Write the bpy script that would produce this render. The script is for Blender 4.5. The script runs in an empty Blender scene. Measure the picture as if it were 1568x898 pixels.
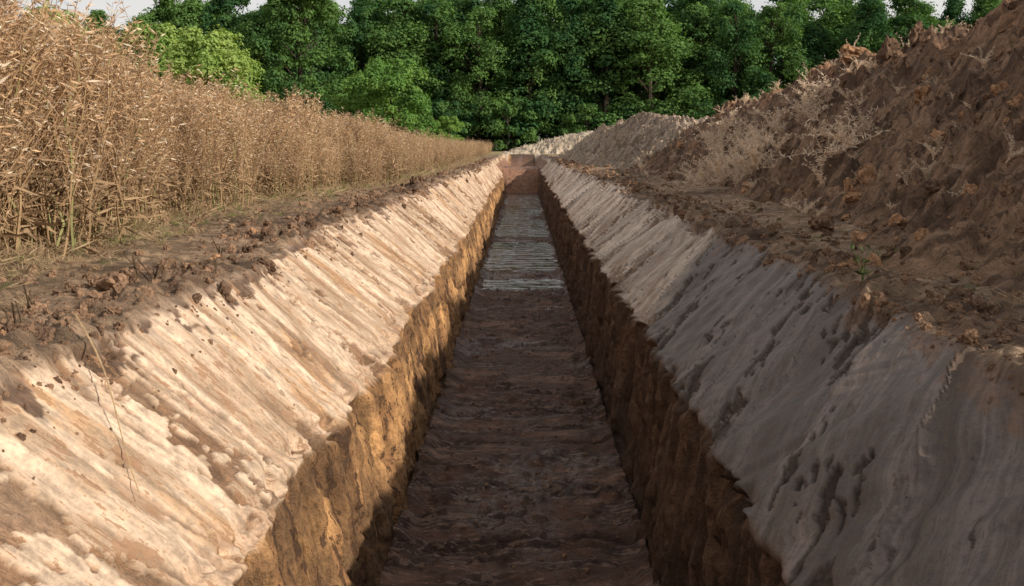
import bpy, math, random
import numpy as np
from mathutils import Vector
rng=np.random.default_rng(7); random.seed(7)
sc=bpy.context.scene
# ------------------------------------------------------------ noise
_T=[np.random.default_rng(100+i).random((256,256)) for i in range(12)]
def vn(x,y,k=0):
    t=_T[k%12]; x=np.asarray(x,float)+k*17.3; y=np.asarray(y,float)+k*9.1
    xi=np.floor(x).astype(int); yi=np.floor(y).astype(int); fx=x-xi; fy=y-yi
    fx=fx*fx*fx*(fx*(fx*6-15)+10); fy=fy*fy*fy*(fy*(fy*6-15)+10)
    a=t[xi&255,yi&255]; b=t[(xi+1)&255,yi&255]; c=t[xi&255,(yi+1)&255]; d=t[(xi+1)&255,(yi+1)&255]
    return ((a*(1-fx)+b*fx)*(1-fy)+(c*(1-fx)+d*fx)*fy)*2-1
def fbm(x,y,o=4,k=0,g=.5):
    s=0;a=1;n=0;x=np.asarray(x,float);y=np.asarray(y,float)
    for i in range(o):
        s=s+a*vn(x*2**i,y*2**i,k+i); n+=a; a*=g
        x,y=x*.8-y*.6,x*.6+y*.8
    return s/n
def afbm(x,y,o=4,k=0,g=.5):
    s=0;a=1;n=0
    for i in range(o):
        s=s+a*vn(x*2**i+.37*i,y*2**i+.71*i,k+i); n+=a; a*=g
    return s/n
def ss(a,b,x):
    t=np.clip((x-a)/(b-a),0,1); return t*t*(3-2*t)
# ------------------------------------------------------------ node helpers
class NT:
    def __init__(s,mat): 
        mat.use_nodes=True; s.t=mat.node_tree; s.t.nodes.clear()
    def n(s,ty,**kw):
        nd=s.t.nodes.new(ty)
        for k,v in kw.items(): setattr(nd,k,v)
        return nd
    def l(s,a,b): s.t.links.new(a,b)
    def math(s,op,a,b=None,clamp=False):
        nd=s.n('ShaderNodeMath',operation=op); nd.use_clamp=clamp
        for i,v in enumerate((a,b)):
            if v is None: continue
            if isinstance(v,(int,float)): nd.inputs[i].default_value=v
            else: s.l(v,nd.inputs[i])
        return nd.outputs[0]
    def rng(s,v,a,b,c=0,d=1):
        nd=s.n('ShaderNodeMapRange'); nd.interpolation_type='SMOOTHSTEP'
        s.l(v,nd.inputs[0])
        for i,q in enumerate((a,b,c,d)): nd.inputs[i+1].default_value=q
        return nd.outputs[0]
    def mix(s,f,a,b,bt='MIX'):
        nd=s.n('ShaderNodeMix',data_type='RGBA',blend_type=bt)
        for i,v in ((0,f),(6,a),(7,b)):
            if isinstance(v,(int,float)): nd.inputs[i].default_value=v
            elif isinstance(v,tuple): nd.inputs[i].default_value=(*v,1)
            else: s.l(v,nd.inputs[i])
        return nd.outputs[2]
    def noise(s,vec,scale,detail=4,rough=.55,dist=0):
        nd=s.n('ShaderNodeTexNoise'); s.l(vec,nd.inputs['Vector'])
        nd.inputs['Scale'].default_value=scale; nd.inputs['Detail'].default_value=detail
        nd.inputs['Roughness'].default_value=rough; nd.inputs['Distortion'].default_value=dist
        return nd.outputs[0]
    def mapv(s,vec,sc):
        nd=s.n('ShaderNodeMapping'); s.l(vec,nd.inputs[0]); nd.inputs['Scale'].default_value=sc
        return nd.outputs[0]
def soil_mat(name,an1=(1.1,5,1),an2=(3.4,34,1),bump=1.0):
    m=bpy.data.materials.new(name); t=NT(m)
    uv=t.n('ShaderNodeUVMap',uv_map='UVMap').outputs[0]
    tc=t.n('ShaderNodeTexCoord').outputs['Object']
    at=lambda n:t.n('ShaderNodeAttribute',attribute_name=n)
    A=at('cA').outputs['Color'];B=at('cB').outputs['Color'];C=at('cC').outputs['Color']
    P=at('prm').outputs['Color']; sep=t.n('ShaderNodeSeparateColor'); t.l(P,sep.inputs[0])
    n1=t.noise(t.mapv(uv,an1),1,3,.62); n2=t.noise(t.mapv(uv,an2),1,3,.68)
    i2=t.noise(tc,14,5,.76)
    f=t.math('ADD',t.math('MULTIPLY',n1,.75),t.math('MULTIPLY',i2,.25))
    col=t.mix(t.rng(f,.46,.56),A,B)
    g=t.math('ADD',t.math('MULTIPLY',n2,.52),t.math('MULTIPLY',i2,.48))
    g=t.math('ADD',g,t.math('MULTIPLY',t.math('SUBTRACT',n1,.5),.5))
    cf=t.math('MULTIPLY',t.rng(g,.548,.585),sep.outputs[0])
    col=t.mix(cf,col,C)
    v=t.math('ADD',t.math('MULTIPLY',n2,.4),t.math('MULTIPLY',i2,.6))
    vv=t.rng(v,.37,.63,.56,1.34)
    cmb=t.n('ShaderNodeCombineColor'); 
    for i in range(3): t.l(vv,cmb.inputs[i])
    col=t.mix(1.0,col,cmb.outputs[0],'MULTIPLY')
    bs=t.n('ShaderNodeBsdfPrincipled'); t.l(col,bs.inputs['Base Color'])
    rg=t.math('ADD',sep.outputs[1],t.math('MULTIPLY',t.math('SUBTRACT',i2,.5),.5),True)
    t.l(rg,bs.inputs['Roughness']); bs.inputs['Specular IOR Level'].default_value=.25
    h=t.math('ADD',t.math('MULTIPLY',n2,.3),t.math('MULTIPLY',i2,.75))
    h=t.math('SUBTRACT',h,t.math('MULTIPLY',cf,.2))
    b=t.n('ShaderNodeBump'); t.l(h,b.inputs['Height']); b.inputs['Distance'].default_value=.06*bump
    t.l(sep.outputs[2],b.inputs['Strength'])
    t.l(b.outputs[0],bs.inputs['Normal'])
    o=t.n('ShaderNodeOutputMaterial'); t.l(bs.outputs[0],o.inputs[0]); return m
def grid_obj(name,X,Y,Z,U,V,cols,mat):
    R,C=X.shape; me=bpy.data.meshes.new(name); n=R*C
    me.vertices.add(n); me.vertices.foreach_set('co',np.stack([X,Y,Z],-1).astype(np.float32).ravel())
    idx=np.arange(n).reshape(R,C)
    q=np.stack([idx[:-1,:-1],idx[:-1,1:],idx[1:,1:],idx[1:,:-1]],-1).reshape(-1,4)
    nf=len(q); me.loops.add(nf*4); me.loops.foreach_set('vertex_index',q.ravel().astype(np.int32))
    me.polygons.add(nf); me.polygons.foreach_set('loop_start',(np.arange(nf)*4).astype(np.int32))
    me.update(calc_edges=True)
    me.polygons.foreach_set('use_smooth',np.ones(nf,bool))
    ul=me.uv_layers.new(name='UVMap'); uvs=np.stack([U,V],-1).reshape(-1,2)[q.ravel()]
    ul.data.foreach_set('uv',uvs.astype(np.float32).ravel())
    for k,c in cols.items():
        a=me.attributes.new(k,'FLOAT_COLOR','POINT')
        c4=np.ones((n,4),np.float32); c4[:,:3]=c.reshape(-1,3); a.data.foreach_set('color',c4.ravel())
    me.materials.append(mat); me.validate()
    ob=bpy.data.objects.new(name,me); sc.collection.objects.link(ob); return ob
def poly_mesh(name,verts,faces,mats,mi=None,col=None,smooth=False):
    me=bpy.data.meshes.new(name); me.from_pydata([tuple(v) for v in verts],[],[tuple(f) for f in faces])
    for m in mats: me.materials.append(m)
    if mi is not None: me.polygons.foreach_set('material_index',np.array(mi,np.int32))
    if col is not None:
        a=me.attributes.new('col','FLOAT_COLOR','POINT'); c=np.ones((len(verts),4),np.float32); c[:,:3]=col
        a.data.foreach_set('color',c.ravel())
    if smooth: me.polygons.foreach_set('use_smooth',np.ones(len(me.polygons),bool))
    me.update(); return me
def obj(name,me,loc=(0,0,0),rot=(0,0,0),s=1,link=True):
    o=bpy.data.objects.new(name,me); o.location=loc; o.rotation_euler=rot
    o.scale=(s,s,s) if not isinstance(s,tuple) else s
    if link: sc.collection.objects.link(o)
    return o
def scatter(name,pts,rots,scl,meshes,idx=None):
    n=len(pts); col=bpy.data.collections.new(name+'_parts')
    for i,m in enumerate(meshes): col.objects.link(obj('%s_part_%02d'%(name,i),m,link=False))
    me=bpy.data.meshes.new(name); me.vertices.add(n)
    me.vertices.foreach_set('co',np.asarray(pts,np.float32).ravel())
    a=me.attributes.new('rot','FLOAT_VECTOR','POINT'); a.data.foreach_set('vector',np.asarray(rots,np.float32).ravel())
    scl=np.asarray(scl,np.float32)
    if scl.ndim==1: scl=np.repeat(scl[:,None],3,1)
    a=me.attributes.new('scl','FLOAT_VECTOR','POINT'); a.data.foreach_set('vector',scl.ravel())
    if idx is None: idx=rng.integers(0,len(meshes),n)
    a=me.attributes.new('idx','INT','POINT'); a.data.foreach_set('value',np.asarray(idx,np.int32))
    o=obj(name,me)
    ng=bpy.data.node_groups.new(name,'GeometryNodeTree')
    ng.interface.new_socket('Geometry',in_out='INPUT',socket_type='NodeSocketGeometry')
    ng.interface.new_socket('Geometry',in_out='OUTPUT',socket_type='NodeSocketGeometry')
    N=ng.nodes.new; L=ng.links.new
    gi=N('NodeGroupInput'); go=N('NodeGroupOutput'); ip=N('GeometryNodeInstanceOnPoints'); ci=N('GeometryNodeCollectionInfo')
    ci.inputs['Collection'].default_value=col; ci.inputs['Separate Children'].default_value=True; ci.inputs['Reset Children'].default_value=True
    def na(nm,ty):
        x=N('GeometryNodeInputNamedAttribute'); x.data_type=ty; x.inputs['Name'].default_value=nm
        return [q for q in x.outputs if q.enabled and q.name=='Attribute'][0]
    e=N('FunctionNodeEulerToRotation'); L(na('rot','FLOAT_VECTOR'),e.inputs[0]); L(e.outputs[0],ip.inputs['Rotation'])
    L(na('scl','FLOAT_VECTOR'),ip.inputs['Scale']); L(na('idx','INT'),ip.inputs['Instance Index'])
    ip.inputs['Pick Instance'].default_value=True
    L(gi.outputs[0],ip.inputs['Points']); L(ci.outputs[0],ip.inputs['Instance']); L(ip.outputs[0],go.inputs[0])
    md=o.modifiers.new('scatter','NODES'); md.node_group=ng; return o
c3=lambda *a:np.array(a,float)
# ------------------------------------------------------------ terrain functions
def top_z(x,y):
    near=1-ss(60,120,np.abs(y)+np.abs(x)*.5)
    z=.05*fbm(x*.5,y*.5,3,1)+.035*fbm(x*3,y*3,4,2)*near
    z=z+.04*ss(.1,.8,fbm(x*7,y*7,3,5))*near
    return z
# ------------------------------------------------------------ ground sweep
def seg(a,b,n): return np.linspace(a,b,n,endpoint=False)
sL=[-2.86-d for d in np.geomspace(6.3,420,34)][::-1]
s=np.concatenate([sL,seg(-9.1,-4.6,90),seg(-4.6,-3.1,100),seg(-3.1,-1.75,160),seg(-1.75,-.8,100),seg(-.8,.8,100),
  seg(.8,1.95,100),seg(1.95,3.15,130),seg(3.15,4.4,80),seg(4.4,8,50),2.95+np.geomspace(5.1,420,36)])
ys=[-3.0]
while ys[-1]<640:
    y=ys[-1]; ys.append(y+(.06 if y<1.4 else (max(.009,.0038*y) if y<60 else .03*y)))
ys=np.array(ys); R,Cn=len(ys),len(s)
S,Y=np.meshgrid(s,ys)
y1=ys
def knots(y):
    lx=-1.0+.06*vn(y*.7,y*0,3)+.025*vn(y*2.9,y*0+5,4)+.02*vn(y*9,y*0+5,4)+.015*vn(y*19,y*0+5,6); lz=-.74+.05*vn(y*.9,y*0+2,5)+.02*vn(y*4,y*0+2,6)
    rx=.9+.06*vn(y*.8,y*0+9,3)+.03*vn(y*2.7,y*0+15,4)+.02*vn(y*9,y*0+3,4)+.015*vn(y*19,y*0+5,7); rz=-.6+.07*vn(y*.9,y*0+12,5)+.03*vn(y*4,y*0+22,6)
    le=-1.76+.14*vn(y*.45,y*0+32,5)+.06*vn(y*2.,y*0+2,7)+.03*vn(y*7.,y*0+2,7); re=1.8+.16*vn(y*.4,y*0+42,5)+.08*vn(y*2.,y*0+62,7)+.03*vn(y*7.,y*0+2,8)
    k=ss(20,34,y); le=le+.3*k; re=re-.3*k
    fb=-1.7+.02*vn(y*.7,y*0+1,1)
    return lx,lz,rx,rz,le,re,fb
lx,lz,rx,rz,le,re,fb=knots(y1)
X=np.empty_like(S); Z=np.empty_like(S)
ks=np.array([-500,-2.86,-1.8,-.83,.8,1.9,2.95,500])
for i in range(R):
    kx=np.array([le[i]-497.14,le[i],lx[i],-.83,.8,rx[i],re[i],re[i]+497.05])
    kz=np.array([0,0,lz[i],fb[i],fb[i],rz[i],0,0])
    X[i]=np.interp(s,ks,kx); Z[i]=np.interp(s,ks,kz)
tx=np.gradient(X,axis=1); tz=np.gradient(Z,axis=1); ln=np.hypot(tx,tz)+1e-9; nx=-tz/ln; nz=tx/ln
k=np.array([1,2,3,2,1.])/9
for A in (nx,nz):
    A[:]=np.apply_along_axis(lambda r:np.convolve(np.pad(r,2,'edge'),k,'valid'),1,A)
V=Y-1.1*np.clip(S-1.9,0,1.05)+.25*np.clip(-1.8-S,0,1.06)
wTop=np.where(S<0,1-ss(-2.9,-2.82,S),ss(2.9,3.0,S))
wSl=(1-wTop)*np.where(S<0,1-ss(-1.82,-1.76,S),ss(1.86,1.92,S))
wF=ss(-.86,-.81,S)*(1-ss(.78,.83,S)); wW=np.clip(1-wTop-wSl-wF,0,1)
def panels(v,k,w):
    q=v/w+.5*vn(v*.5/w,v*0,k); f=q-np.floor(q); r=_T[k][(np.floor(q).astype(int))&255,3]-.5
    r2=_T[k][(np.floor(q).astype(int)+1)&255,3]-.5
    e=ss(.955,1,f); return r*(1-e)+r2*e, f, r*(1-e)+r2*e
wob=.04*vn(S*2,V*2,4)+.02*vn(S*6,V*6,5)+.008*vn(S*19,V*19,6)
pR,fR,rR=panels(V+wob,2,.85); pL,fL,rL=panels(V+wob,3,1.25)
p=np.where(S>0,pR*.11+.06*(fR-.5),pL*.06+.03*(fL-.5))
fade=1-ss(45,70,Y)
# torn patches where the bucket ripped the clay (relief and colour agree)
tb=afbm(S*1.3,V*3.0,3,1)+.6*afbm(S*4.5,V*14,3,4)+.6*fbm(S*15,V*24,3,7)
lipbias=.22*np.exp(-((np.abs(S)-1.85)/.22)**2)+.16*np.exp(-((np.abs(S)-2.9)/.15)**2)
torn=ss(.44,.52,tb+lipbias-np.where((S>0)&(Y<12),.12,.02))
sc1=ss(.58,.72,vn(S*1.1,V*19,8)+.3*vn(S*6,V*34,2))*np.where(S>0,.5,1)
tear=.5+.5*fbm(S*18,V*24,3,3)
D=wSl*(p-.020*torn*(.35+1.1*tear)-.009*sc1+.004*fbm(S*6,V*9,3,8)+.025*fbm(S*1.2,V*1.1,2,4)+.003*afbm(S*1.6,V*11,3,2))
lipw=np.exp(-((np.abs(S)-1.85)/.08)**2)
D=D+lipw*(.035*fbm(Y*12,S*10,4,9)-.07*ss(.08,.3,fbm(Y*6,S*5,3,10))+.005)
gro=vn(S*.6,Y*6,2)+.5*vn(S*.9,Y*15,5)
D=D+wW*(.04*vn(S*.7,Y*2.2,1)+.032*gro+.020*vn(S*2,Y*25,3)+.045*fbm(S*6,Y*13,4,4)-.05*ss(.15,.4,fbm(S*4,Y*11,3,6)))
rid=1-np.abs(afbm(S*.5+.1*Y,Y*1.3+.4*vn(S*1.5,Y*1,2),3,5,.6))*2.6
flr=.024*ss(.5,1,rid)+.030*fbm(S*4,Y*6,5,6,.6)+.035*ss(.1,.4,fbm(S*6,Y*8,4,8))*ss(-.2,.3,fbm(S,Y*.7,2,3))
flr=flr-.035*ss(.1,0,np.abs(vn(S*.3,Y*.9+.1*vn(S*3,Y*3,2),3)))+.014*fbm(S*18,Y*22,2,2)-.012
pool=np.interp(Y,[12,13,14,15.5,16.8,17.3,18.3,18.7,19.4,19.9,21.6,22,22.4,24.6,25.4,26.5,27.5,33,34,35.5,37,60],[.035,.02,.03,.03,.03,-.035,-.035,.035,.03,-.045,-.045,.01,-.045,-.045,.01,.005,-.035,-.035,.0,-.01,-.03,-.03])
flr=flr*(1-.3*ss(16,20,Y))+pool+.026*ss(16,20,Y)*(np.abs(vn(S*.3,Y*1.25,9))*2-.75)
flr=flr+.09*ss(.62,.82,np.abs(S))*(.6+fbm(S*3,Y*5,3,3))
D=D+wF*flr
D=D*fade
X=X+nx*D; Z=Z+nz*D
ew=.17+.1*vn(Y*.8,Y*0,6)
edge=(np.exp(-((S+3.03)/ew)**2)+.8*np.exp(-((S-3.15)/(ew+.04))**2))*(.65+.5*vn(Y*1.3,S*.8,8))
Z=Z+wTop*(top_z(X,Y)+fade*edge*(.01+.11*ss(-.2,.6,fbm(X*6,Y*6,4,9))+.035*vn(X*22,Y*22,2)))
# dam across trench, further pit end
dam=np.interp(Y,[0,50.6,51.6,55,57,71,73,76,700],[-9,-9,-.42,-.38,-1.5,-1.5,-.25,.0,.0])
dz=dam+.06*fbm(X*2,Y*1.5,3,4)*(1-ss(74,78,Y))-.10*np.clip(1-(X/1.2)**2,-1,1)*(Y<72)
Z=np.maximum(Z,np.where(Y>74,-.02,dz))
# colours
def W(w): return w[...,None]
nb=fbm(S*1.2,V*2.2,4,2)[...,None]
sideR=ss(-.1,.1,S)[...,None]; far=ss(7.6,8.1,V+.35*vn(Y*.7,S*2,2)-.25*(S-1.9)+.1*vn(S*7,V*7,3))[...,None]  # right slope dark near, pale far: damp/dry soil plus sun and shade in colour
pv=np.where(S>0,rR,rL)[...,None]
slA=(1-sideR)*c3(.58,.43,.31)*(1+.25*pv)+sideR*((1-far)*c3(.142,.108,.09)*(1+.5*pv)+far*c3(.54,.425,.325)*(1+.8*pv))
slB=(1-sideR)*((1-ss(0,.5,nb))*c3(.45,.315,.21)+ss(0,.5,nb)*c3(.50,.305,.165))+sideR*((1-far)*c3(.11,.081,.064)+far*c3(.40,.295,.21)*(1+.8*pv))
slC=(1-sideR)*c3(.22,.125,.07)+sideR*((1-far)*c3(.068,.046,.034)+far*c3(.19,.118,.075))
tr=W(np.maximum(torn*(.75+.25*ss(-.3,.4,fbm(S*2,V*3,3,9))),.6*sc1))
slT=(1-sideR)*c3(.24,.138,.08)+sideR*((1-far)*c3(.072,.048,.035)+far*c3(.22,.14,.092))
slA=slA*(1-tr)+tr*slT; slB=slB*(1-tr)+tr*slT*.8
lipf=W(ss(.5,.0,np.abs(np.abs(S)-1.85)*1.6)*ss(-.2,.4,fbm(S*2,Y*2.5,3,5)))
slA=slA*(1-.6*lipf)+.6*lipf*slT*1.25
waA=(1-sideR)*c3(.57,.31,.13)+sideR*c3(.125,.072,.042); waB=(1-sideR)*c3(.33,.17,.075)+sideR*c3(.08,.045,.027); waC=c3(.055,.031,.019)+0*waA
gd=W(ss(.15,-.5,gro)); waA=waA*(1-.6*gd)+.6*gd*waC; waB=waB*(1-.6*gd)+.6*gd*waC
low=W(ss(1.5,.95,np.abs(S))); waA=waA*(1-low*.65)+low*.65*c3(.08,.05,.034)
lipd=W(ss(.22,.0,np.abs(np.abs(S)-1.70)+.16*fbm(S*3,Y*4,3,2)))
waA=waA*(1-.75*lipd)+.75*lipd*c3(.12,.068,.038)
lt=W(ss(.1,.5,fbm(S*1.5,Y*3,4,1))); flA=c3(.098,.050,.031)*(1-lt)+lt*c3(.19,.112,.076); flB=c3(.055,.028,.018)+0*waA; flC=c3(.26,.18,.135)+0*waA
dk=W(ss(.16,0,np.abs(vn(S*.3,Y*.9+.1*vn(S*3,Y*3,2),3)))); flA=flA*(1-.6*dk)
tpL=ss(-.25,.35,fbm(X*1.1,Y*1.1,4,3))[...,None]
eg=W(np.clip(edge*(.8+.9*fbm(X*3,Y*3,3,5)),0,1))
tpA=c3(.31,.21,.135)*(1-tpL)+tpL*c3(.20,.128,.082); tpA=tpA*(1-.6*eg)+.6*eg*c3(.12,.075,.05)
rt=W(ss(3.2,3.6,S)*ss(-.1,.3,fbm(X*1.5,Y*.8,3,6))); tpA=tpA*(1-.6*rt)+.6*rt*c3(.42,.28,.18)
fieldm=W(ss(-3.3,-4.2,S)); tpA=tpA*(1-.6*fieldm)+.6*fieldm*c3(.26,.18,.105)
grs=W(ss(62,80,Y)); tpA=tpA*(1-grs)+grs*c3(.36,.29,.15)
tpB=tpA*.65; tpC=tpA*.4
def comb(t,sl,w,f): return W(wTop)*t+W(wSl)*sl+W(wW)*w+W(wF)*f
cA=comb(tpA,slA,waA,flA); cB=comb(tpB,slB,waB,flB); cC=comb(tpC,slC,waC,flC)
dt=np.where(S<0,S+2.86,2.95-S); spill=W(ss(.04,.0,dt+.25*fbm(S*5,V*7,4,7)+.1*fbm(S*18,V*18,2,3)-.02)*(1-wTop))
brown=c3(.15,.092,.06); cA=cA*(1-spill)+spill*brown; cB=cB*(1-spill)+spill*brown*.8
damm=W(ss(50.5,51,Y)*(1-ss(72,74,Y))*(np.abs(X)<1.3)); cA=cA*(1-damm)+damm*c3(.26,.14,.09); cB=cB*(1-damm)+damm*c3(.19,.10,.062)
wet=ss(.05,.4,fbm(S*1.2,Y*1.6,3,7))
prm=np.zeros(S.shape+(3,)); prm[...,0]=.9*wTop+(.85+.15*torn)*wSl+.9*wW+.38*wF
prm[...,1]=.95*wTop+(.68-.12*(S>0)+.25*torn)*wSl+.9*wW+(.72-.5*wet)*wF
prm[...,2]=1*wTop+(.30+.5*torn)*wSl+1*wW+1*wF
soil=soil_mat('soil')
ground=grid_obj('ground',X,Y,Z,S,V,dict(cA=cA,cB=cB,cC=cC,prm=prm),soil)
# ------------------------------------------------------------ water
def water_mat():
    m=bpy.data.materials.new('muddy_water'); t=NT(m); tc=t.n('ShaderNodeTexCoord').outputs['Object']
    n=t.noise(t.mapv(tc,(1.2,3.5,1)),1.1,2,.5); k=t.noise(t.mapv(tc,(.5,.22,1)),1,1,.5)
    b=t.n('ShaderNodeBump'); t.l(n,b.inputs['Height']); t.l(t.rng(k,.36,.48,.6,1),b.inputs['Strength']); b.inputs['Distance'].default_value=.085
    bs=t.n('ShaderNodeBsdfPrincipled'); bs.inputs['Base Color'].default_value=(.06,.043,.024,1); bs.inputs['Roughness'].default_value=.03; bs.inputs['IOR'].default_value=1.5
    t.l(b.outputs[0],bs.inputs['Normal']); o=t.n('ShaderNodeOutputMaterial'); t.l(bs.outputs[0],o.inputs[0]); return m
me=poly_mesh('puddle_water',[(-.95,11.5,0),(.95,11.5,0),(.95,51.8,0),(-.95,51.8,0)],[(0,1,2,3)],[water_mat()])
obj('puddle_water',me,(0,0,-1.704))
# ------------------------------------------------------------ spoil heaps
def heap(name,y0,y1_,xfoot,xcrest,xend,H,colA,colB,colC,k=0,nc=300,ystep=.006,crest=(.42,.20,.10)):
    yy=[y0]
    while yy[-1]<y1_: yy.append(yy[-1]+max(.014,ystep*abs(yy[-1])))
    yy=np.array(yy); tt=np.concatenate([np.linspace(-.12,1.1,nc,endpoint=False),np.linspace(1.1,2.1,60)])
    T,YY=np.meshgrid(tt,yy)
    xf=np.interp(YY,*xfoot)+.25*vn(YY*.5,YY*0,k+1)+.1*vn(YY*2,YY*0,k+2); xc=np.interp(YY,*xcrest)+.3*vn(YY*.3,YY*0,k+3)
    Hh=np.interp(YY,*H)*(1+.07*vn(YY*.35,YY*0,k+4))
    XX=np.where(T<1,xf+T*(xc-xf),xc+(T-1)*(xend-xc))
    u=np.clip(T,0,1); prof=np.where(T<1,.75*u+.25*u*u*(3-2*u),np.cos(np.clip(T-1,0,1)*math.pi/2)**1.0)
    prof=np.where(T<0,T*1.2,prof)
    body=ss(-.02,.2,T)*ss(0,.25,Hh)
    ZZ=Hh*prof+np.where(T>2,-.2,0)-.03
    lum=fbm(XX*2.2,YY*2.2,4,k+6)
    d=.24*fbm(XX*.7,YY*.7,3,k+5)+.16*lum+.14*ss(.05,.4,fbm(XX*4,YY*4,3,k+1))+.09*ss(0,.45,fbm(XX*9,YY*9,3,k+7))+.04*fbm(XX*20,YY*20,3,k+8)
    d=d-.07*ss(.1,.6,vn(XX*1.2-YY*.8,YY*3.2,k+9))
    ZZ=ZZ+d*(.25+.75*body)*ss(.0,.15,Hh)
    cl=ss(-.3,.3,fbm(XX*1.3,YY*1.3,4,k+3))[...,None]
    A=colA*(1-cl)+colB*cl; cr=W(ss(.7,1.0,T)*ss(-.2,.3,fbm(XX,YY*.8,3,k+9))); A=A*(1-.5*cr)+.5*cr*c3(*crest)
    pr=np.zeros(XX.shape+(3,)); pr[...,0]=.85; pr[...,1]=.95; pr[...,2]=1.
    grid_obj(name,XX,YY,ZZ,XX*.8-YY*.2,YY+XX*.3,dict(cA=A,cB=A*.62,cC=A*0+colC,prm=pr),heapm)
    return XX,YY,ZZ
heapm=soil_mat('loose_spoil',(2.2,5,1),(14,22,1),1.6)
h1=heap('spoil_heap',-3,34,([0,5,10,17,25,34],[2.4,2.5,2.9,3.5,3.1,3.3]),([0,34],[6.2,6.2]),12,
  ([-3,6,12,18,23,28,32,34],[2.5,2.5,2.5,2.4,2.05,1.8,1.2,.0]),c3(.34,.21,.13),c3(.22,.132,.084),c3(.09,.055,.036))
h2=heap('spoil_heap',29,62,([29,40,62],[3.2,2.4,2.0]),([29,40,62],[5.6,4.4,3.8]),9,([29,32,36,44,55,62],[.3,1.5,1.75,1.65,1.3,.0]),
  c3(.48,.37,.275),c3(.36,.265,.19),c3(.20,.135,.09),2,220,.006,(.45,.33,.24))
h3=heap('spoil_heap',77,90,([77,90],[-1.8,-1.8]),([77,90],[5,5]),24,([77,79,84,88,90],[0,1.1,1.7,1.3,0]),
  c3(.62,.52,.39),c3(.52,.41,.3),c3(.36,.27,.18),4,120,.006,(.6,.5,.38))
# ------------------------------------------------------------ clods
def simple_mat(name,base,var=.3,rough=.9,scale=30,attr=None,transl=0,rnd=.25):
    m=bpy.data.materials.new(name); t=NT(m); tc=t.n('ShaderNodeTexCoord').outputs['Object']
    oi=t.n('ShaderNodeObjectInfo').outputs['Random']; rr=t.math('MULTIPLY',t.math('SUBTRACT',oi,.5),rnd*2)
    v=t.math('ADD',rr,1.0) if attr else t.math('ADD',t.rng(t.noise(tc,scale,2,.6),.3,.7,1-var,1+var),rr)
    cmb=t.n('ShaderNodeCombineColor'); [t.l(v,cmb.inputs[i]) for i in range(3)]
    src=base if attr is None else t.n('ShaderNodeAttribute',attribute_name=attr).outputs['Color']
    col=t.mix(1.0,src,cmb.outputs[0],'MULTIPLY')
    o=t.n('ShaderNodeOutputMaterial'); df=t.n('ShaderNodeBsdfDiffuse'); t.l(col,df.inputs[0]); out=df.outputs[0]
    if transl:
        tr=t.n('ShaderNodeBsdfTranslucent'); t.l(col,tr.inputs[0]); mx=t.n('ShaderNodeMixShader'); mx.inputs[0].default_value=transl
        t.l(out,mx.inputs[1]); t.l(tr.outputs[0],mx.inputs[2]); out=mx.outputs[0]
    t.l(out,o.inputs[0]); return m
import bmesh
def clod_mesh(name,mat,seed):
    bm=bmesh.new(); bmesh.ops.create_icosphere(bm,subdivisions=3,radius=1); r=np.random.default_rng(seed); ox=r.random(3)*50
    from mathutils import noise as mn
    for v in bm.verts:
        p=v.co.copy(); q=p+Vector(ox)
        d=1+.5*mn.noise(q*1.1)+.4*mn.noise(q*2.6)+.26*mn.noise(q*6)
        v.co=Vector((p.x*d*1.15,p.y*d*.9,p.z*d*.7))
    me=bpy.data.meshes.new(name); bm.to_mesh(me); bm.free(); me.materials.append(mat); return me
cm=[simple_mat('clod_brown',(.20,.123,.078),.4,.95,3),simple_mat('clod_orange',(.29,.165,.092),.4,.95,3),simple_mat('clod_dark',(.12,.075,.05),.4,.95,3),simple_mat('clod_pale',(.40,.30,.22),.4,.95,3)]
clods=[clod_mesh('clod_%d'%i,cm[[0,0,1,2,0,1,2][i]],i) for i in range(7)]; pale=[clod_mesh('clod_pale_%d'%i,cm[3],20+i) for i in range(3)]
def sample_grid(G,n,pw=1.0):
    XX,YY,ZZ=G; R_,C_=XX.shape
    i=rng.integers(0,R_,n); j=(rng.random(n)**pw*C_*.8).astype(int)
    return np.stack([XX[i,j],YY[i,j],ZZ[i,j]],-1)
def eul(n,full=True,tilt=.2):
    r=rng.random((n,3))*2*math.pi
    if not full: r[:,0]=rng.normal(0,tilt,n); r[:,1]=rng.normal(0,tilt,n)
    return r
P=sample_grid(h1,10000,1.0); P=P[P[:,1]>1]; d=.006+.022*rng.pareto(2.8,len(P)); d=np.clip(d,.006,.12)*(.7+.03*P[:,1])
scatter('soil_clods',P,eul(len(P)),d,clods)
P2=sample_grid(h2,900,1.1); d2=.02+.025*rng.pareto(3,len(P2)); d2=np.clip(d2,.02,.12)
scatter('soil_clods',P2,eul(len(P2)),d2,pale)
def ground_pick(smin,smax,n,ymax,cen=None,sd=None):
    ss_=rng.uniform(smin,smax,n) if cen is None else rng.normal(cen,sd,n)
    if cen is not None and cen>0: ss_=np.maximum(ss_,2.88+.1*rng.random(n))
    yy=1.2*np.exp(rng.random(n)*math.log(ymax/1.2))
    j=np.clip(np.searchsorted(s,ss_),1,Cn-1); i=np.clip(np.searchsorted(ys,yy),1,R-1)
    keep=(np.abs(ss_)<2) | (rng.random(n)<.45+.55*vn(yy*1.3,ss_*.8,8)+.2)
    return np.stack([X[i,j],Y[i,j],Z[i,j]],-1)[keep]
G1=ground_pick(0,0,8500,45,-3.18,.22); G2=ground_pick(0,0,5500,45,3.25,.26); G3=ground_pick(3.0,5,2600,40); G4=ground_pick(-5,-3,6000,40)
G5=ground_pick(-.8,.8,1600,20); G6=ground_pick(-2.86,-2.7,160,25)
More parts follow.
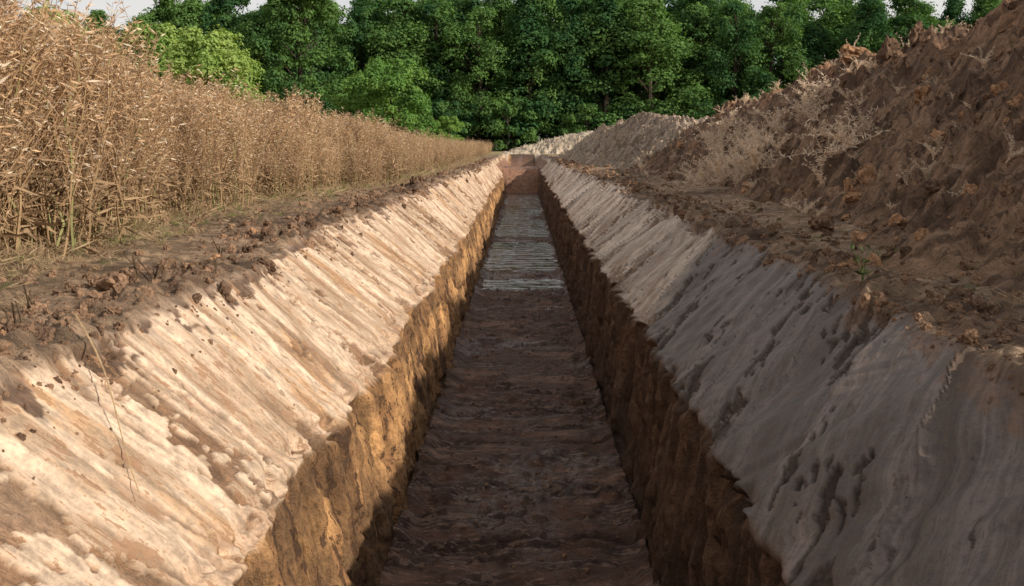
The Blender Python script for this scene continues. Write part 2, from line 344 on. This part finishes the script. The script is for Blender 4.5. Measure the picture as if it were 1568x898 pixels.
GG=np.concatenate([G1,G2,G3,G4,G5,G6]); sz=np.concatenate([np.clip(.005+.012*rng.pareto(2.6,len(g)),.004,m) for g,m in ((G1,.055),(G2,.05),(G3,.06),(G4,.045),(G5,.015),(G6,.012))])
scatter('soil_clods',GG,eul(len(GG)),sz*(.75+.03*GG[:,1]),clods,rng.choice([0,1,2,3,4,6],len(GG),p=[.25,.22,.02,.23,.2,.08]))
# ------------------------------------------------------------ plants
def tube(vs,fs,pts,rad,n=3):
    b=len(vs)
    for i,(p,r) in enumerate(zip(pts,rad)):
        for a in range(n):
            an=2*math.pi*a/n; vs.append((p[0]+r*math.cos(an),p[1]+r*math.sin(an),p[2]))
    for i in range(len(pts)-1):
        for a in range(n):
            fs.append((b+i*n+a,b+i*n+(a+1)%n,b+(i+1)*n+(a+1)%n,b+(i+1)*n+a))
plantm=simple_mat('dry_straw',(.4,.28,.15),.25,.8,6,attr='col',transl=.2,rnd=.2)
def blade(vs,fs,p,d,L,w,r):
    d=d/np.linalg.norm(d); side=np.cross(d,r.normal(size=3)); side/=np.linalg.norm(side)+1e-9
    b=len(vs); m=p+d*L*.5; e=p+d*L
    vs += [tuple(p),tuple(m+side*w),tuple(e),tuple(m-side*w)]; fs.append((b,b+1,b+2,b+3))
def rape_plant(r,vs,fs,col,off,hs):
    v0=len(vs)
    def pad(c):
        k=r.uniform(.75,1.2)
        while len(col)<len(vs): col.append(np.array(c)*k)
    lean=r.normal(0,.14,2); pts=[];N=6
    for i in range(N+1):
        t=i/N; pts.append(np.array([lean[0]*t*t+.014*r.normal(),lean[1]*t*t+.014*r.normal(),t]))
    tube(vs,fs,pts,[.0055*(1-.65*i/N) for i in range(N+1)]); g=r.random()
    pad((.38,.255,.14) if g<.75 else (.31,.30,.13))
    nb=r.integers(7,11)
    for b in range(nb):
        t=.22+.70*(b+r.random()*.6)/nb; p=pts[int(t*N)]*(1-(t*N)%1)+pts[min(N,int(t*N)+1)]*((t*N)%1)
        a=r.random()*6.283; L=(.46-.28*(t-.3))*r.uniform(.6,1.1); sp=r.uniform(.3,.75)
        q=[p+np.array([math.cos(a)*sp*L*u,math.sin(a)*sp*L*u,L*(.9*u+.05*u*u)]) for u in (0,.5,1)]
        q=[np.array([w[0],w[1],min(w[2],1.1)]) for w in q]
        tube(vs,fs,q,[.0026,.002,.0012]); pad((.44,.285,.16))
        for k in range(12):
            u=.2+.8*(k+r.random())/12; pp=q[0]*(1-u)+q[2]*u; aa=r.random()*6.283
            d=np.array([math.cos(aa),math.sin(aa),r.uniform(-.3,.9)])
            blade(vs,fs,pp,d,r.uniform(.03,.06),r.uniform(.003,.005),r); pad((.50,.325,.19) if r.random()<.75 else (.66,.54,.40))
    for k in range(10):
        t=r.uniform(.7,1); p=pts[0]*(1-t)+pts[-1]*t; aa=r.random()*6.283
        blade(vs,fs,p,np.array([math.cos(aa),math.sin(aa),.6]),.05,.004,r); pad((.47,.31,.175))
    for k in range(10):
        t=r.uniform(.03,.5); p=pts[0]*(1-t)+pts[-1]*t; aa=r.random()*6.283
        blade(vs,fs,p,np.array([math.cos(aa),math.sin(aa),r.uniform(-.8,.5)]),r.uniform(.06,.20),.008,r); pad((.36,.245,.145))
    for i in range(v0,len(vs)):
        x,y,z=vs[i]; vs[i]=(x*hs+off[0],y*hs+off[1],z*hs)
def rape(seed):
    r=np.random.default_rng(seed); vs=[];fs=[];col=[]
    for k in range(7):
        a=r.random()*6.283; d=.26*math.sqrt(r.random()); rape_plant(r,vs,fs,col,(d*math.cos(a),d*math.sin(a)),r.uniform(.72,1.03) if k else 1)
    return poly_mesh('rapeseed_%d'%seed,vs,fs,[plantm],col=np.array(col))
rapes=[rape(i) for i in range(9)]
def xcrop(y): return np.interp(y,[0,6,9,12,15,18,24,35,60,80],[-3.3,-3.3,-3.55,-3.7,-3.3,-2.75,-2.25,-2.1,-2.2,-2.3])+.22*vn(y*.6,y*0+1,3)
def hcrop(y): return np.interp(y,[0,6,8,12.8,15,17,24,40,80],[1.92,1.88,1.78,1.56,1.38,1.2,1.04,.95,.88])
pts=[];sc_=[]
def addcrop(n,ylo,yhi,dmax,pw):
    yy=ylo*np.exp(rng.random(n)*math.log(yhi/ylo)); d=rng.random(n)**pw*dmax
    x=xcrop(yy)-.12-d+.12*vn(yy*1.3,yy*0,3)*1.5; h=hcrop(yy)*(.84+.2*rng.random(n))*(1+.16*vn(x*.9,yy*.9,6))
    h*=np.where(d<.25,rng.uniform(.5,1,n),1)
    pts.append(np.stack([x,yy,top_z(x,yy)-.01],-1)); sc_.append(np.stack([h*rng.uniform(.75,1.15,n)]*2+[h],-1))
addcrop(1500,4.5,22,2.2,1.1); addcrop(700,16,80,3.5,1.0); addcrop(260,6,60,14,.8)
Pc=np.concatenate(pts); Sc=np.concatenate(sc_); 
scatter('rapeseed_crop',Pc,eul(len(Pc),False,.07),Sc,rapes)
def tuft(seed,n=26,h=.16,c=(.42,.31,.16),spread=.09,flat=.6):
    r=np.random.default_rng(seed); vs=[];fs=[];col=[]
    for i in range(n):
        a=r.random()*6.283; p=np.array([r.normal(0,spread*.5),r.normal(0,spread*.5),0]); 
        d=np.array([math.cos(a)*flat,math.sin(a)*flat,r.uniform(.15,1)])
        blade(vs,fs,p,d,h*r.uniform(.4,1.3),.0035,r)
        while len(col)<len(vs): col.append(np.array(c)*r.uniform(.5,1.3))
    return poly_mesh('tuft_%d'%seed,vs,fs,[plantm],col=np.array(col))
tufts=[tuft(i,26,.14,(.40,.285,.17)) for i in range(4)]+[tuft(10+i,24,.15,(.20,.24,.08)) for i in range(2)]+[tuft(20+i,16,.26,(.50,.37,.23),.12,2.6) for i in range(3)]
n=4200; yy=3*np.exp(rng.random(n)*math.log(50/3)); x=xcrop(yy)-.05-rng.exponential(.3,n)+np.abs(rng.normal(0,.42,n))
x=np.minimum(x,-2.05); Pt=np.stack([x,yy,top_z(x,yy)],-1)
scatter('dry_grass',Pt,eul(n,False,.25),rng.uniform(.35,1.15,n)*np.where(x>xcrop(yy)+.1,.5,1),tufts,rng.choice(9,n,p=[.11,.11,.11,.11,.08,.07,.14,.14,.13]))
n=300; yy=4*np.exp(rng.random(n)*math.log(10)); x=rng.uniform(2.2,3.8,n)
scatter('dry_grass',np.stack([x,yy,top_z(x,yy)],-1),eul(n,False,.2),rng.uniform(.25,.7,n),tufts)
def weed(seed,c=(.72,.57,.42)):
    r=np.random.default_rng(seed); vs=[];fs=[]
    for k in range(10):
        a=r.random()*6.283; L=r.uniform(.45,.9); sp=r.uniform(.3,.9)
        q=[np.array([math.cos(a)*sp*L*u*u+.02*r.normal(),math.sin(a)*sp*L*u*u+.02*r.normal(),L*(u-.2*u*u)]) for u in (0,.25,.5,.75,1)]
        tube(vs,fs,q,[.006,.005,.0045,.0035,.002])
        for j in range(60):
            u=r.uniform(.15,1)*4; i=min(3,int(u)); p=q[i]*(1-(u-i))+q[i+1]*(u-i); d=r.normal(size=3); d[2]=abs(d[2])*.7
            blade(vs,fs,p,d,r.uniform(.04,.11),r.uniform(.004,.010),r)
    col=np.array(c)*np.random.default_rng(seed).uniform(.8,1.2,(len(vs),1)); return poly_mesh('weed_%d'%seed,vs,fs,[plantm],col=col)
weeds=[weed(i) for i in range(5)]
def hz(G,x,y):
    XX,YY,ZZ=G; i=np.clip(np.searchsorted(YY[:,0],y),0,XX.shape[0]-1); j=np.argmin(np.abs(XX[i]-x)); return ZZ[i,j]
wl=[]
for (x,y,sx) in [(4.0,13,1.1),(4.15,12.7,.9),(3.75,12.6,.6),(4.25,12.9,.7),(6.3,17,.5),(6.1,22,.5),(6.2,19,.5),(5.8,25,.5),(3.2,27,.6),(3.0,24,.5)]:
    wl.append((x,y,hz(h1,x,y)-.03,sx))
for k in range(60):
    x=4.0+rng.normal(0,.45); y=18.5+rng.normal(0,1.0); wl.append((x,y,hz(h1,x,y)-.02,rng.uniform(.5,.95)))
for k in range(190):
    y=rng.uniform(5,30); x=rng.uniform(3.0,6.4); wl.append((x,y,hz(h1,x,y)-.02,rng.uniform(.12,.36)))
for k in range(40):
    y=rng.uniform(7,30); x=6.0+rng.normal(0,.3); wl.append((x,y,hz(h1,x,y)-.02,rng.uniform(.2,.45)))
wl=np.array(wl); scatter('dry_weed',wl[:,:3],eul(len(wl),False,.35),wl[:,3],weeds)
obj('earth_clump',clods[2],(6.1,18.7,hz(h1,6.1,18.7)+.06),(.2,.3,.5),.27)
obj('earth_clump',clods[3],(6.1,17.1,hz(h1,6.1,17.1)+.14),(.1,.1,1.2),(.13,.15,.34))
obj('earth_clump',clods[0],(2.75,9.2,.06),(.3,.1,1.2),.12); obj('earth_clump',clods[4],(-2.15,5.2,.06),(.3,.1,2.2),.08)
# ------------------------------------------------------------ trees
def leaf_mat(name,c1,c2,tr=.3):
    m=bpy.data.materials.new(name); t=NT(m); tc=t.n('ShaderNodeTexCoord').outputs['Object']
    n=t.noise(tc,.5,1,.6); oi=t.n('ShaderNodeObjectInfo').outputs['Random']
    f=t.math('ADD',t.rng(n,.3,.7),t.math('MULTIPLY',t.math('SUBTRACT',oi,.5),1.2),True)
    col=t.mix(f,c1,c2)
    bs=t.n('ShaderNodeBsdfDiffuse'); t.l(col,bs.inputs[0])
    tl=t.n('ShaderNodeBsdfTranslucent'); t.l(t.mix(1.0,col,(1.2,1.3,.5),'MULTIPLY'),tl.inputs[0])
    mx=t.n('ShaderNodeMixShader'); mx.inputs[0].default_value=tr; t.l(bs.outputs[0],mx.inputs[1]); t.l(tl.outputs[0],mx.inputs[2])
    o=t.n('ShaderNodeOutputMaterial'); t.l(mx.outputs[0],o.inputs[0]); return m
bark=simple_mat('bark',(.05,.04,.03),.4,.95,4)
leafD=leaf_mat('leaves_dark',(.046,.108,.044),(.115,.205,.060)); leafL=leaf_mat('leaves_light',(.24,.35,.10),(.34,.42,.13),.35)
def tree_mesh(name,seed,H,Rr,ncl,nl,ls,mat,base=.08,shape=0,clr=(.11,.19)):
    r=np.random.default_rng(seed); vs=[];fs=[]
    N=7; pts=[np.array([.15*r.normal()*i/N,.15*r.normal()*i/N,H*.93*i/N]) for i in range(N+1)]
    tube(vs,fs,pts,[.02*H*(1-.9*i/N)+.01 for i in range(N+1)],7)
    cent=[];rad=[]
    for i in range(ncl):
        t=base+(1-base)*r.random()**.85
        if shape==0: env=math.sin(math.pi*min(1,(t*.80+.17)))**.62
        else: env=(1-t)**.6*1.15
        a=r.random()*6.283; env=max(env,.1)*Rr*(1+.22*math.sin(seed+t*5+a*2)); rr=env*math.sqrt(r.uniform(.2,1.05))
        cr=H*r.uniform(*clr)*(.5+.5*env/Rr)*.42*r.choice([.6,.9,1.2,1.5])
        c=np.array([rr*math.cos(a),rr*math.sin(a),min(H*t,H-cr*.6)]); cent.append(c); rad.append(cr)
        if i%3==0:
            tz=max(.1,c[2]-rr*.7)/H/.93; k=min(N-1,int(tz*N)); p0=pts[k]
            tube(vs,fs,[p0,(p0+c)/2+np.array([0,0,.1*rr]),c],[.006*H,.004*H,.001*H],4)
    nb=len(fs); V0=np.array(vs)
    cent=np.array(cent);rad=np.array(rad); 
    cnt=np.maximum(40,(nl*(rad/rad.mean())**1.6)).astype(int); ci=np.repeat(np.arange(ncl),cnt); M=len(ci)
    d=r.normal(size=(M,3)); d[:,2]=np.where(d[:,2]<-.5,-d[:,2],d[:,2]); d/=np.linalg.norm(d,axis=1)[:,None]
    q=r.random(M)**.28; lump=1+.32*np.sin(d[:,0]*5+ci)*np.cos(d[:,1]*4+ci*2)+.12*np.sin(d[:,2]*11+ci*3)
    p=cent[ci]+d*(rad[ci]*q*lump)[:,None]*np.array([1.1,1.1,.95])
    nrm=d+np.array([0,0,.45])+r.normal(0,.45,(M,3)); nrm/=np.linalg.norm(nrm,axis=1)[:,None]
    a=np.cross(nrm,r.normal(size=(M,3))); a/=np.linalg.norm(a,axis=1)[:,None]; b=np.cross(nrm,a)
    L=ls*r.uniform(.6,1.4,M)[:,None]; quad=np.stack([p-a*L,p+b*L*.6,p+a*L,p-b*L*.6],1).reshape(-1,3)
    f2=(np.arange(M*4).reshape(M,4)+len(V0))
    allv=np.concatenate([V0,quad]); faces=[tuple(f) for f in fs]+[tuple(f) for f in f2.tolist()]
    return poly_mesh(name,allv,faces,[bark,mat],mi=[0]*nb+[1]*M)
ft=[tree_mesh('forest_tree_%d'%i,50+i,16,[3.6,3.2,4.0,3.0,3.5,2.8][i],105,190,.145,leafD,.03,[0,0,0,1,0,0][i]) for i in range(6)]
pts=[];scl=[]
for row,(yb,hm) in enumerate([(106,.90),(112,.98),(119,1.05)]):
    x=-70+row*1.3
    while x<72:
        hh=hm*np.interp(x,[-80,-42,-36,-20,0,15,30,50,80],[.90,.92,.98,1.08,1.14,1.10,1.03,.99,.97])*rng.uniform(.88,1.07)
        ww=rng.uniform(.85,1.3)
        pts.append((x,yb+rng.normal(0,1.8),-.1)); scl.append((hh*ww,hh*ww,hh)); x+=rng.uniform(3.3,5.2)
scatter('forest_trees',pts,eul(len(pts),False,.02),scl,ft)
um=[tree_mesh('understorey_%d'%i,80+i,5,2.6,36,170,.13,leafD,.02,0,(.16,.3)) for i in range(2)]
n=46; x=np.linspace(-62,62,n)+rng.normal(0,.8,n)
scatter('forest_understorey',np.stack([x,102+rng.normal(0,.8,n),x*0],-1),eul(n,False,.02),rng.uniform(.5,1.2,n),um)
tA=tree_mesh('tree_a',200,13.5,4.2,120,260,.13,leafD,.03); tB=tree_mesh('tree_b',201,11.5,3.3,100,260,.13,leafD,.03)
bu=tree_mesh('bush_a',202,6.4,2.9,75,360,.09,leafL,.03,0,(.14,.26)); bd=tree_mesh('bush_b',203,6.3,2.9,75,320,.09,leaf_mat('leaves_bush',(.12,.23,.06),(.20,.32,.08)),.03,0,(.14,.26))
obj('deciduous_tree',tA,(-17.5,80,0)); obj('deciduous_tree',tB,(-23.5,82,0),(0,0,2),(1,1,1.1)); obj('deciduous_tree',tA,(-29,88,0),(0,0,1),.98)
obj('bush',bu,(-14.2,46,0),(0,0,0),.9); obj('bush',bu,(-18.0,50,0),(0,0,2),1.0); obj('bush',bu,(-24,52,0),(0,0,4),1.15)
obj('bush',bd,(-9.3,72,0),(0,0,0),1.05); obj('bush',bd,(-12.3,76,0),(0,0,2),.9); obj('bush',bd,(-6.6,90,0),(0,0,3),.5); obj('bush',bd,(-8.6,88,0),(0,0,3),.5)
# ------------------------------------------------------------ small stalks
vs=[];fs=[]
def gpt(ss_,yy,up=.012):
    j=min(np.searchsorted(s,ss_),Cn-1); i=min(np.searchsorted(ys,yy),R-1); return np.array([X[i,j],Y[i,j],Z[i,j]+up])
a0=gpt(-2.95,3.9,.06); a1=gpt(-2.2,3.25,.03)
q=[a0*(1-u)+a1*u+np.array([.02*math.sin(u*5),0,.02+.03*math.sin(u*3)]) for u in np.linspace(0,1,9)]
tube(vs,fs,q,list(np.linspace(.0045,.0018,9)),5)
stk=simple_mat('stalk',(.36,.25,.14),.2,.8,20)
obj('dry_stalk',poly_mesh('dry_stalk',vs,fs,[stk]))
vs=[];fs=[]; r=np.random.default_rng(5)
for (sx,yy_) in [(-3.35,5.7),(-3.40,5.75),(-3.1,5.3),(-3.15,5.35),(-3.5,4.6),(-3.3,4.2),(-3.2,6.8)]:
    for k in range(3):
        a=gpt(sx+r.normal(0,.02),yy_+r.normal(0,.02),-.01); ld=r.normal(0,.03,2)
        tube(vs,fs,[a,a+np.array([ld[0],ld[1],.07]),a+np.array([ld[0]*2.5,ld[1]*2.5,.15*r.uniform(.6,1.2)])],[.006,.005,.003],5)
obj('plant_stubs',poly_mesh('plant_stubs',vs,fs,[simple_mat('stub',(.12,.08,.05),.2,.8,20)]))
vs=[];fs=[];b0=gpt(3.02,5.35,-.01)
for k in range(4):
    a=r.random()*6.28; q=[b0+np.array([math.cos(a)*.06*u*u,math.sin(a)*.06*u*u,.2*u]) for u in (0,.33,.66,1)]
    tube(vs,fs,q,[.003,.003,.002,.001])
    for j in range(7): blade(vs,fs,q[1+j%3],np.array([r.normal(),r.normal(),.5]),.05,.008,r)
obj('green_weed',poly_mesh('green_weed',vs,fs,[simple_mat('green_weed',(.10,.13,.05),.2,.8,20)]))
# ------------------------------------------------------------ light, sky, camera
az=math.radians(118); te=.56; el=math.atan(te*math.sin(az))
Sd=Vector((math.sin(az)*math.cos(el),math.cos(az)*math.cos(el),math.sin(el)))
sl=bpy.data.lights.new('sun','SUN'); sl.energy=5.0; sl.angle=math.radians(.6); sl.color=(1,.92,.80)
so=bpy.data.objects.new('sun',sl); sc.collection.objects.link(so); so.rotation_euler=Sd.to_track_quat('Z','Y').to_euler(); so.location=(30,-10,30)
w=bpy.data.worlds.new('World'); sc.world=w; t=NT(w)
sk=t.n('ShaderNodeTexSky'); sk.sky_type='NISHITA'; sk.sun_disc=False; sk.sun_elevation=el; sk.sun_rotation=az; sk.air_density=1.0; sk.dust_density=2.0; sk.ozone_density=1
tc=t.n('ShaderNodeTexCoord').outputs['Generated']
cn=t.noise(t.mapv(tc,(1,1,2.6)),2.3,3,.6,.3)
col=t.mix(t.rng(cn,.38,.58,.3,.85),sk.outputs[0],(7.8,7.5,7.2))
bg=t.n('ShaderNodeBackground'); t.l(col,bg.inputs[0]); bg.inputs[1].default_value=.11
wo=t.n('ShaderNodeOutputWorld'); t.l(bg.outputs[0],wo.inputs[0])
cd=bpy.data.cameras.new('camera'); co=bpy.data.objects.new('camera',cd); sc.collection.objects.link(co)
cd.lens=35; cd.sensor_width=36; cd.clip_start=.05; cd.clip_end=3000
co.location=(0,0,.8); co.rotation_euler=(math.radians(90-8.55),0,math.radians(.6))
cd.dof.use_dof=True; cd.dof.focus_distance=10; cd.dof.aperture_fstop=8.0
sc.camera=co
sc.view_settings.view_transform='Standard'; sc.view_settings.look='None'; sc.view_settings.exposure=0
